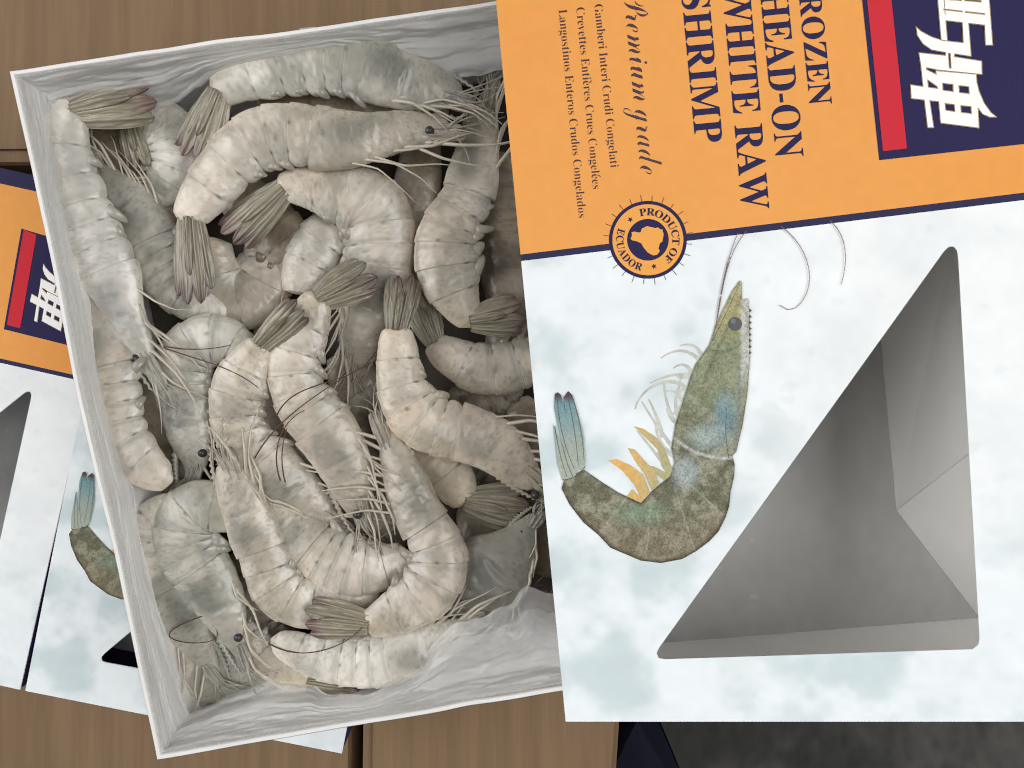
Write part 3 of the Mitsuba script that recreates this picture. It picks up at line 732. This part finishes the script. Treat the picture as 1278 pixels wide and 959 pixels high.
    if head:
        c1, d1, n1, w1 = (x[0] for x in P.frame(.97))
        for j in range(8):
            a = d1 + n1 * rng.normal() * .35; a /= np.linalg.norm(a); L = P.length * (.10 + .12 * rng.random())
            b = c1 + up * w1 * .3 - n1 * w1 * .4 * rng.random()
            lp = curve([b, b + a * L * .5 + np.array([0, 0, .002 * rng.random()]), b + a * L + n1 * L * .3 * rng.normal() - up * .003 * rng.random()], 12)
            lm = tube(lp, np.linspace(.0005, .00015, 12), 5)
            add(k + '__antennule', lm, 'm_shell', color=paint(len(lm.vertices), mott * (.7 + .4 * rng.random()), seed + j), smooth=True)
    if swim:
        seg = SEG / .6 * cs
        for j in range(1, 6):
            t0 = (seg[j] + seg[j + 1]) / 2
            c, d, n, w = (x[0] for x in P.frame(t0))
            b = c - n * w * .80 + up * w * .10
            L = w * (.30 + .30 * rng.random())
            if rng.random() < .2: continue
            a = -n * (.5 + .4 * rng.random()) + d * (.35 + .8 * rng.random()); a /= np.linalg.norm(a)
            lp = curve([b, b + a * L * .5 + up * .0012, b + a * L + d * L * .25 - up * .002], 9)
            rad = w * (.11 + .07 * rng.random()) * np.array([1.2, 1.2, 1.1, 1, .95, .9, .8, .65, .3])
            lm = tube(lp, rad, 8, flat=.5)
            add(k + '__swimmeret', lm, 'm_shell', color=paint(len(lm.vertices), mott * .85, seed + j, .1), smooth=True)
    for fl in feelers:
        q = np.array(fl, float)
        w3 = np.vstack([at([p[:2]], p[2]) for p in q]); lp = curve(w3, 40)
        add(k + '__antenna', tube(lp, np.linspace(.00034, .00018, 40), 5), 'm_antenna', smooth=True)
    return k

A0, A1, A2, A3, A4 = .094, .106, .116, .124, .130

shrimp('large pale shrimp arched along the upper edge of the tray, tail at its left end',
       [(267, 122, 38), (288, 108, 45), (312, 98, 54), (350, 85, 66), (398, 78, 74), (440, 80, 74), (478, 92, 70), (516, 105, 60), (548, 113, 46), (578, 121, 18)], 1, A4, A4, 'grey', fan=(240, 197, 40, -.004), cs=.62, leg_dir=(1, .12), eye=False, legs=6)
shrimp('large cream shrimp just below the top one, head pointing right to a dark eye',
       [(237, 284, 36), (240, 268, 46), (254, 246, 57), (277, 216, 63), (303, 190, 70), (334, 173, 72), (369, 169, 70), (411, 174, 67), (451, 173, 58), (499, 164, 46), (543, 161, 30), (566, 160, 10)], 1, A3 + .002, A4, 'cream', fan=(243, 376, 36, -.002), cs=.545, eye=(537, 166), leg_dir=(1, .25))
shrimp('curled cream shrimp at the tray centre top, its brown tail pointing down left',
       [(346, 240, 32), (372, 234, 46), (403, 238, 58), (437, 248, 74), (464, 266, 84), (472, 300, 82), (472, 335, 74), (460, 375, 64), (450, 420, 50), (443, 460, 20)], 1, A3, A1, 'cream', fan=(284, 300, 42, -.003), cs=.60, legs=6, leg_dir=(-.2, 1), eye=False, swim=True)
shrimp('half hidden grey shrimp curled tightly under the brown tail at upper centre',
       [(262, 296, 48), (262, 325, 62), (272, 358, 70), (300, 374, 68), (330, 350, 66), (338, 305, 60), (332, 268, 40)], -1, A1, A1 - .008, 'cream', head=False, legs=0, cs=1.0)
shrimp('grey shrimp in the upper left, its legs tangled with the film covered one',
       [(292, 392, 24), (262, 384, 44), (232, 366, 58), (206, 335, 66), (186, 304, 72), (168, 275, 72), (146, 248, 60), (126, 225, 42), (108, 203, 14)], 1 * -1 * -1, A1, A2, 'grey', legs=6, cs=.52, eye=(112, 205), leg_dir=(-.3, -1))
shrimp('slim cream shrimp in the middle with its reddish fan resting on the curled one',
       [(402, 366, 30), (391, 386, 46), (379, 415, 58), (368, 448, 58), (370, 480, 60), (384, 508, 66), (408, 540, 66), (428, 575, 62), (439, 608, 46), (444, 632, 28), (447, 650, 8)], -1, A4, A3, 'cream', fan=(466, 338, 42, -.001), eye=(448, 641), cs=.58, leg_dir=(.55, .8))
shrimp('cream shrimp with a red tipped tail, left of the slim middle one',
       [(330, 425, 26), (316, 447, 46), (299, 484, 62), (295, 520, 58), (308, 553, 62), (335, 585, 68), (368, 615, 62), (398, 642, 46), (422, 664, 14)], -1, A4 + .002, A2, 'cream', fan=(376, 382, 30, .003), cs=.57, legs=3, eye=False,
       feelers=[[(318, 572, .13), (345, 535, .134), (400, 490, .136), (440, 465, .132), (474, 448, .126)], [(345, 520, .135), (385, 485, .138), (430, 470, .134), (468, 440, .126)]])
shrimp('big smooth cream shrimp right of centre, head tucked under the printed carton',
       [(495, 404, 28), (496, 428, 46), (499, 462, 53), (506, 492, 60), (523, 518, 68), (552, 534, 66), (584, 542, 62), (612, 553, 62), (636, 572, 54), (655, 592, 38), (672, 608, 12)], -1, A4, A3, 'warm', fan=(507, 345, 32, -.003), cs=.58, eye=(668, 617), leg_dir=(1, .1), legs=4)
shrimp('grainy upright shrimp in the upper right, head up and tail down right',
       [(592, 408, 22), (577, 385, 48), (563, 350, 68), (558, 318, 74), (562, 285, 66), (580, 254, 58), (589, 228, 58), (594, 200, 52), (600, 165, 42), (605, 135, 24), (609, 112, 8)], 1, A3, A2, 'cream', fan=(652, 390, 40, -.002), cs=.58, eye=False, leg_dir=(.25, -1), legs=4)
shrimp('cream shrimp at the right with its grey tail pushed under the grainy one',
       [(540, 424, 26), (556, 440, 44), (578, 452, 52), (602, 460, 58), (630, 458, 60), (662, 448, 56), (692, 430, 40)], -1, A2, A1, 'cream', fan=(519, 366, 32, -.002), head=False, legs=0, cs=1.15)
shrimp('cream tail end below the big smooth shrimp, its brown fan pointing right',
       [(583, 629, 28), (570, 607, 50), (556, 586, 56), (535, 566, 56), (508, 545, 50), (482, 522, 26)], 1, A2 - .002, A1, 'warm', fan=(656, 641, 46, -.002), head=False, legs=0, cs=1.2)
shrimp('pale grey headed shrimp bent like a hook in the lower middle',
       [(452, 781, 28), (480, 770, 48), (512, 752, 60), (538, 728, 68), (547, 697, 66), (538, 668, 58), (522, 642, 54), (510, 612, 52), (498, 580, 42), (488, 555, 28), (479, 528, 8)], -1, A4, A3, 'cream', fan=(382, 768, 38, -.002), cs=.56, eye=False, leg_dir=(-.8, -.35), legs=6)
shrimp('long cream shrimp standing upright left of the hook shaped one',
       [(474, 738, 18), (450, 746, 36), (415, 754, 48), (378, 752, 56), (349, 735, 60), (332, 700, 56), (318, 665, 56), (305, 630, 52), (292, 602, 42), (278, 574, 14)], 1, A2, A4, 'cream', cs=.60, eye=False, leg_dir=(-.2, -1), legs=3)
shrimp('curled shrimp with a dark eye and tangled legs between upright and hook shaped ones',
       [(512, 690, 34), (490, 702, 48), (462, 708, 62), (430, 702, 70), (400, 688, 64), (372, 665, 52), (350, 640, 38), (335, 618, 20), (322, 598, 6)], 1, A2, A3, 'cream', cs=.55, eye=(336, 617), leg_dir=(-.75, -.55), legs=6,
       feelers=[[(350, 600, .132), (345, 570, .136), (352, 540, .138), (380, 512, .138)], [(356, 602, .132), (352, 568, .136), (358, 535, .138)]])
shrimp('round backed grey shrimp in the lower left, head pointing down',
       [(300, 648, 36), (272, 637, 60), (244, 640, 70), (233, 664, 74), (240, 692, 72), (258, 720, 62), (273, 748, 58), (286, 778, 42), (296, 803, 24), (305, 830, 6)], -1, A3, A3, 'grey', cs=.50, eye=(299, 794), legs=3, leg_dir=(.5, 1))
shrimp('olive grey shrimp behind the round backed one, head down near a feeler loop',
       [(222, 632, 34), (198, 645, 52), (186, 668, 62), (190, 700, 62), (205, 735, 64), (228, 770, 58), (245, 798, 44), (258, 822, 26), (276, 846, 6)], 1, A3, A2, 'grey', cs=.5, eye=False, legs=3,
       feelers=[[(258, 768, .128), (230, 778, .127), (212, 795, .125), (222, 800, .125), (262, 776, .128)]])
shrimp('shaded crescent shrimp lying along the lower left corner of the tray',
       [(208, 735, 30), (212, 760, 50), (216, 790, 60), (228, 820, 64), (262, 838, 64), (300, 845, 58), (345, 849, 48), (385, 854, 34), (412, 858, 10)], -1, A2 - .002, A1, 'grey', head=False, legs=0, cs=1.0)
shrimp('cream tail piece low in the lower middle, its fan lying flat to the right',
       [(389, 850, 24), (362, 840, 40), (337, 822, 42), (314, 800, 38), (292, 776, 20)], 1, A2 + .002, A2 + .002, 'cream', fan=(452, 858, 26, -.002), head=False, legs=0, cs=1.3)
shrimp('pale shrimp along the lower edge of the tray, legs reaching up right',
       [(338, 798, 20), (365, 808, 40), (400, 820, 50), (437, 826, 54), (472, 824, 60), (505, 815, 56), (540, 803, 48), (572, 790, 34), (598, 780, 10)], -1, A3, A3, 'pale', cs=.56, legs=6, leg_dir=(.8, -.9), eye=False,
       feelers=[[(335, 803, .128), (375, 815, .128), (420, 806, .13), (452, 783, .135)], [(480, 816, .127), (505, 822, .127), (545, 812, .127), (572, 795, .128)]])
shrimp('broad grey shrimp head with a round eye at the lower right, beside the carton',
       [(560, 768, 50), (588, 742, 82), (616, 712, 90), (640, 686, 62), (654, 664, 34), (668, 642, 8)], 1, A2, A2, 'grey', eye=(651, 663), cs=.16, swim=False, legs=5, leg_dir=(-.1, 1))
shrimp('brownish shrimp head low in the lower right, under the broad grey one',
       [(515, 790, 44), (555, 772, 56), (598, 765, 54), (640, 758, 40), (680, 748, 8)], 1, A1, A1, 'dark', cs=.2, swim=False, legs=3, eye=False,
       feelers=[[(640, 752, .11), (660, 735, .116), (676, 730, .118)], [(636, 760, .11), (655, 742, .116), (680, 718, .12)], [(630, 745, .112), (650, 735, .115), (676, 722, .119)]])
shrimp('film covered grey shrimp at the upper left corner, dark tail fan to the right',
       [(102, 134, 34), (88, 148, 52), (80, 180, 62), (84, 212, 66), (94, 242, 68), (107, 276, 68), (124, 312, 68), (142, 350, 60), (154, 386, 46), (168, 420, 38), (179, 446, 26), (194, 474, 6)], -1, A4, A3, 'pale', fan=(196, 118, 50, -.002), cs=.60, eye=(171, 448), film=.18, legs=4)
shrimp('cream shrimp by the left wall with a grey head up and tail curling right',
       [(216, 599, 24), (194, 590, 46), (168, 568, 58), (150, 536, 60), (144, 500, 60), (138, 465, 64), (126, 425, 46), (114, 390, 30), (100, 348, 8)], 1, A4, A3, 'cream', cs=.60, eye=False, legs=3, film=.05)
shrimp('grey shrimp left of centre with its dark eyed head pointing down',
       [(318, 455, 26), (294, 434, 52), (260, 426, 60), (235, 445, 66), (230, 480, 64), (233, 515, 56), (238, 545, 48), (243, 570, 34), (232, 602, 6)], -1, A2, A2, 'grey', cs=.52, eye=(255, 565), legs=3,
       feelers=[[(204, 432, .130), (250, 436, .13), (288, 431, .128)], [(204, 434, .130), (240, 446, .132), (285, 462, .134), (322, 484, .136)]])
shrimp('small pale shrimp at the upper left, grey tail fan folded inward',
       [(157, 150, 26), (180, 146, 40), (206, 160, 60), (218, 188, 66), (212, 220, 58), (196, 244, 36), (182, 258, 10)], 1, A2 - .002, A1, 'pale', fan=(180, 212, 32, -.002), head=False, legs=2, cs=.75)
shrimp('pale tail end with folded swimmerets hidden under the curled centre shrimp',
       [(373, 368, 34), (380, 340, 52), (398, 308, 60), (420, 280, 50)], 1, A1 + .002, A1, 'pale', head=False, legs=0, cs=1.6)
DK = 'raw shrimps in the tray'
low = [  # filler shrimps, coloured dark so the gaps above them read as shade
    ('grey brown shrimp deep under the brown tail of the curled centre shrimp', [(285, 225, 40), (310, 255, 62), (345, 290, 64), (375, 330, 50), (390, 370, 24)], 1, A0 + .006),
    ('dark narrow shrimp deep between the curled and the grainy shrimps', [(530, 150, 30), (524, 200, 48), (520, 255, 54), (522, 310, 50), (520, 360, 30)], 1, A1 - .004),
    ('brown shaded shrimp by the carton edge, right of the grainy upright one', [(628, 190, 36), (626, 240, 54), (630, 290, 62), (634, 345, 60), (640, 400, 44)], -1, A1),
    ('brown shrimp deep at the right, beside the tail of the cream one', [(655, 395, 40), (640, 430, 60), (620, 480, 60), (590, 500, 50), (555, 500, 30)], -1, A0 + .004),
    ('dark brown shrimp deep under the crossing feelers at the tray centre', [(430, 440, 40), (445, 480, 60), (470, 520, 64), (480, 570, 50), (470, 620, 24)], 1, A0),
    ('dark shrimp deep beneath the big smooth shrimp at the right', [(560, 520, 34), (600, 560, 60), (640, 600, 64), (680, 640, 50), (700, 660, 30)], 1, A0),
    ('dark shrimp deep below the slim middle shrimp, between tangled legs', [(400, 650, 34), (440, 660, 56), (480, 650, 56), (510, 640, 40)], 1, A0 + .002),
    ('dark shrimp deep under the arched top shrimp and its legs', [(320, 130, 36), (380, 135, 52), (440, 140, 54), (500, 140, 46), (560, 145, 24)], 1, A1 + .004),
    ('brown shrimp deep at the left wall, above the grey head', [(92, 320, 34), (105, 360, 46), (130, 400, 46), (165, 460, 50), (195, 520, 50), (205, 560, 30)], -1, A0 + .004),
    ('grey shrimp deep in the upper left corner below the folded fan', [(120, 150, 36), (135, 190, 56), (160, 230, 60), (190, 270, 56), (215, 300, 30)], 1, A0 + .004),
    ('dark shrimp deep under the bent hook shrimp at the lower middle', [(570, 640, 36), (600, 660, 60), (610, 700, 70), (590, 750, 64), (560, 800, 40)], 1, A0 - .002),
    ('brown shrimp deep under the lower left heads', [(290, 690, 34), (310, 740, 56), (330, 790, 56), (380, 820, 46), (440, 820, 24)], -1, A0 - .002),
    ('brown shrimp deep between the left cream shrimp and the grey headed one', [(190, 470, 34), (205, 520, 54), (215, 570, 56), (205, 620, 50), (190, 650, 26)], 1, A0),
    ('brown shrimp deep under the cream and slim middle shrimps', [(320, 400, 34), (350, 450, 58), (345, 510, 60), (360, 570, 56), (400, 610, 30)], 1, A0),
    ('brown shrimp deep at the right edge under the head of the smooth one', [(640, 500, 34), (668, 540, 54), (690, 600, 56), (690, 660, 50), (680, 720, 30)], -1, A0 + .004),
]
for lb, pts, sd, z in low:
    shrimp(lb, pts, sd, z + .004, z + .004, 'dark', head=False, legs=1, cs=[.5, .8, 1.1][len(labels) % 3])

# ---------------------------------------------------------------- clear plastic liner, crumpled along the tray's walls
def liner():
    """a crumpled bag: from just inside the rim down the walls, spreading over the outer shrimps, and across the bottom"""
    per, n = [], 170
    IN = inset(RIM, .0030)
    for k in range(4):
        t = np.linspace(0, 1, n, endpoint=False)[:, None]
        per.append(IN[k] * (1 - t) + IN[(k + 1) % 4] * t)
    per = np.vstack(per); N = len(per)
    c2 = IN.mean(0)
    cor = np.minimum.reduce([np.linalg.norm(per - IN[k], axis=1) for k in range(4)])
    nrm = np.zeros((N, 3))
    for k in range(4):
        e = (IN[(k + 1) % 4] - IN[k]); nn = np.array([-e[1], e[0], 0]); nn /= np.linalg.norm(nn); nrm[k * n:(k + 1) * n] = nn
    for _ in range(14): nrm = (nrm + np.roll(nrm, 1, 0) + np.roll(nrm, -1, 0)) / 3
    nrm /= np.linalg.norm(nrm, axis=1, keepdims=True)
    # reach of the bag over the shrimps, wall by wall: lower, right, upper, left
    t = np.linspace(0, 1, n, endpoint=False)
    reach = np.r_[np.interp(t, [0, .08, .22, .40, .50, .56, .70, .85, 1], [.007, .011, .012, .003, .010, .026, .034, .036, .02]), np.full(n, .004),
                  np.interp(t, [0, .22, .36, .62, .80, 1], [.021, .019, .004, .004, .012, .016]), np.interp(t, [0, .06, .14, .25, .5, .62, .75, 1], [.015, .011, .003, .0015, .002, .004, .003, .006])]
    for _ in range(24): reach = (reach + np.roll(reach, 1) + np.roll(reach, -1)) / 3
    s = np.arange(N) / N * 40
    over = sst(.013, .020, reach)              # wide parts lie on top of the shrimps, narrow ones tuck down beside them
    reach = reach * (.80 + .4 * nfbm(np.c_[s * 1.6, 0 * s, 0 * s], 3, 4))
    return per, nrm, reach, s, N, over
per, nrm, reach, s_, N_, over = liner()
def liner_mesh(seed, shrink, drop, lift):
    M = 56; rings = []
    for j in range(M):
        q = j / (M - 1)
        dn = np.interp(q, [0, .1, .45, .75, 1], [.0005, 0.0, .16, .55, 1.0])
        dz = np.interp(q, [0, .1, .45, .75, 1], [-.0008, .0006, -.009, -.014, -.024]) * (1 - over) + np.interp(q, [0, .1, .45, .75, 1], [-.0008, .0006, -.009, -.0125, -.0155]) * over
        dz *= np.interp(reach, [.002, .010], [.34, 1.0])
        base = per + nrm * (reach * shrink * dn + .0004)[:, None]; base[:, 2] += dz - drop * q
        f1 = np.abs(nfbm(np.c_[s_ * .55 + 3.4 * q, q * 5.5 - s_ * .35, 0 * s_ + seed], 3, 12 + seed) - .5) * 2
        f2 = np.abs(nfbm(np.c_[s_ * 1.5 - 4.0 * q, q * 9 + s_ * .5, 0 * s_], 3, 21 + seed) - .5) * 2
        f3 = nfbm(np.c_[s_ * 1.0, np.full(N_, q * 2), 0 * s_], 2, 31 + seed) - .5
        amp = .0038 * min(1, q * 3) * (f1 - .22) + .0009 * min(1, q * 4) * (f2 - .25) + .0035 * f3 * min(1, q * 3)
        amp = amp * np.interp(reach, [.002, .012], [.18, .9])
        rings.append(base + nrm * (amp * .7)[:, None] + np.array([0, 0, 1.0]) * (amp * .8 + lift * q)[:, None])
    v, f = solid_from_quads(rings)
    return trimesh.Trimesh(v, f, process=False)
lk = thing('plastic_liner', 'crumpled clear plastic bag lining the walls of the white tray', 'plastic bag')
add(lk + '__film', liner_mesh(0, 1.0, 0, 0), 'm_film', smooth=40)
add(lk + '__film', liner_mesh(5, .72, .002, -.001), 'm_film', smooth=40)
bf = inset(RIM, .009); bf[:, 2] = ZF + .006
add(lk + '__bag_bottom_shade', slab(bf, .0015), 'm_gap_shade')  # bottom of the bag, coloured as the shade below the shrimps
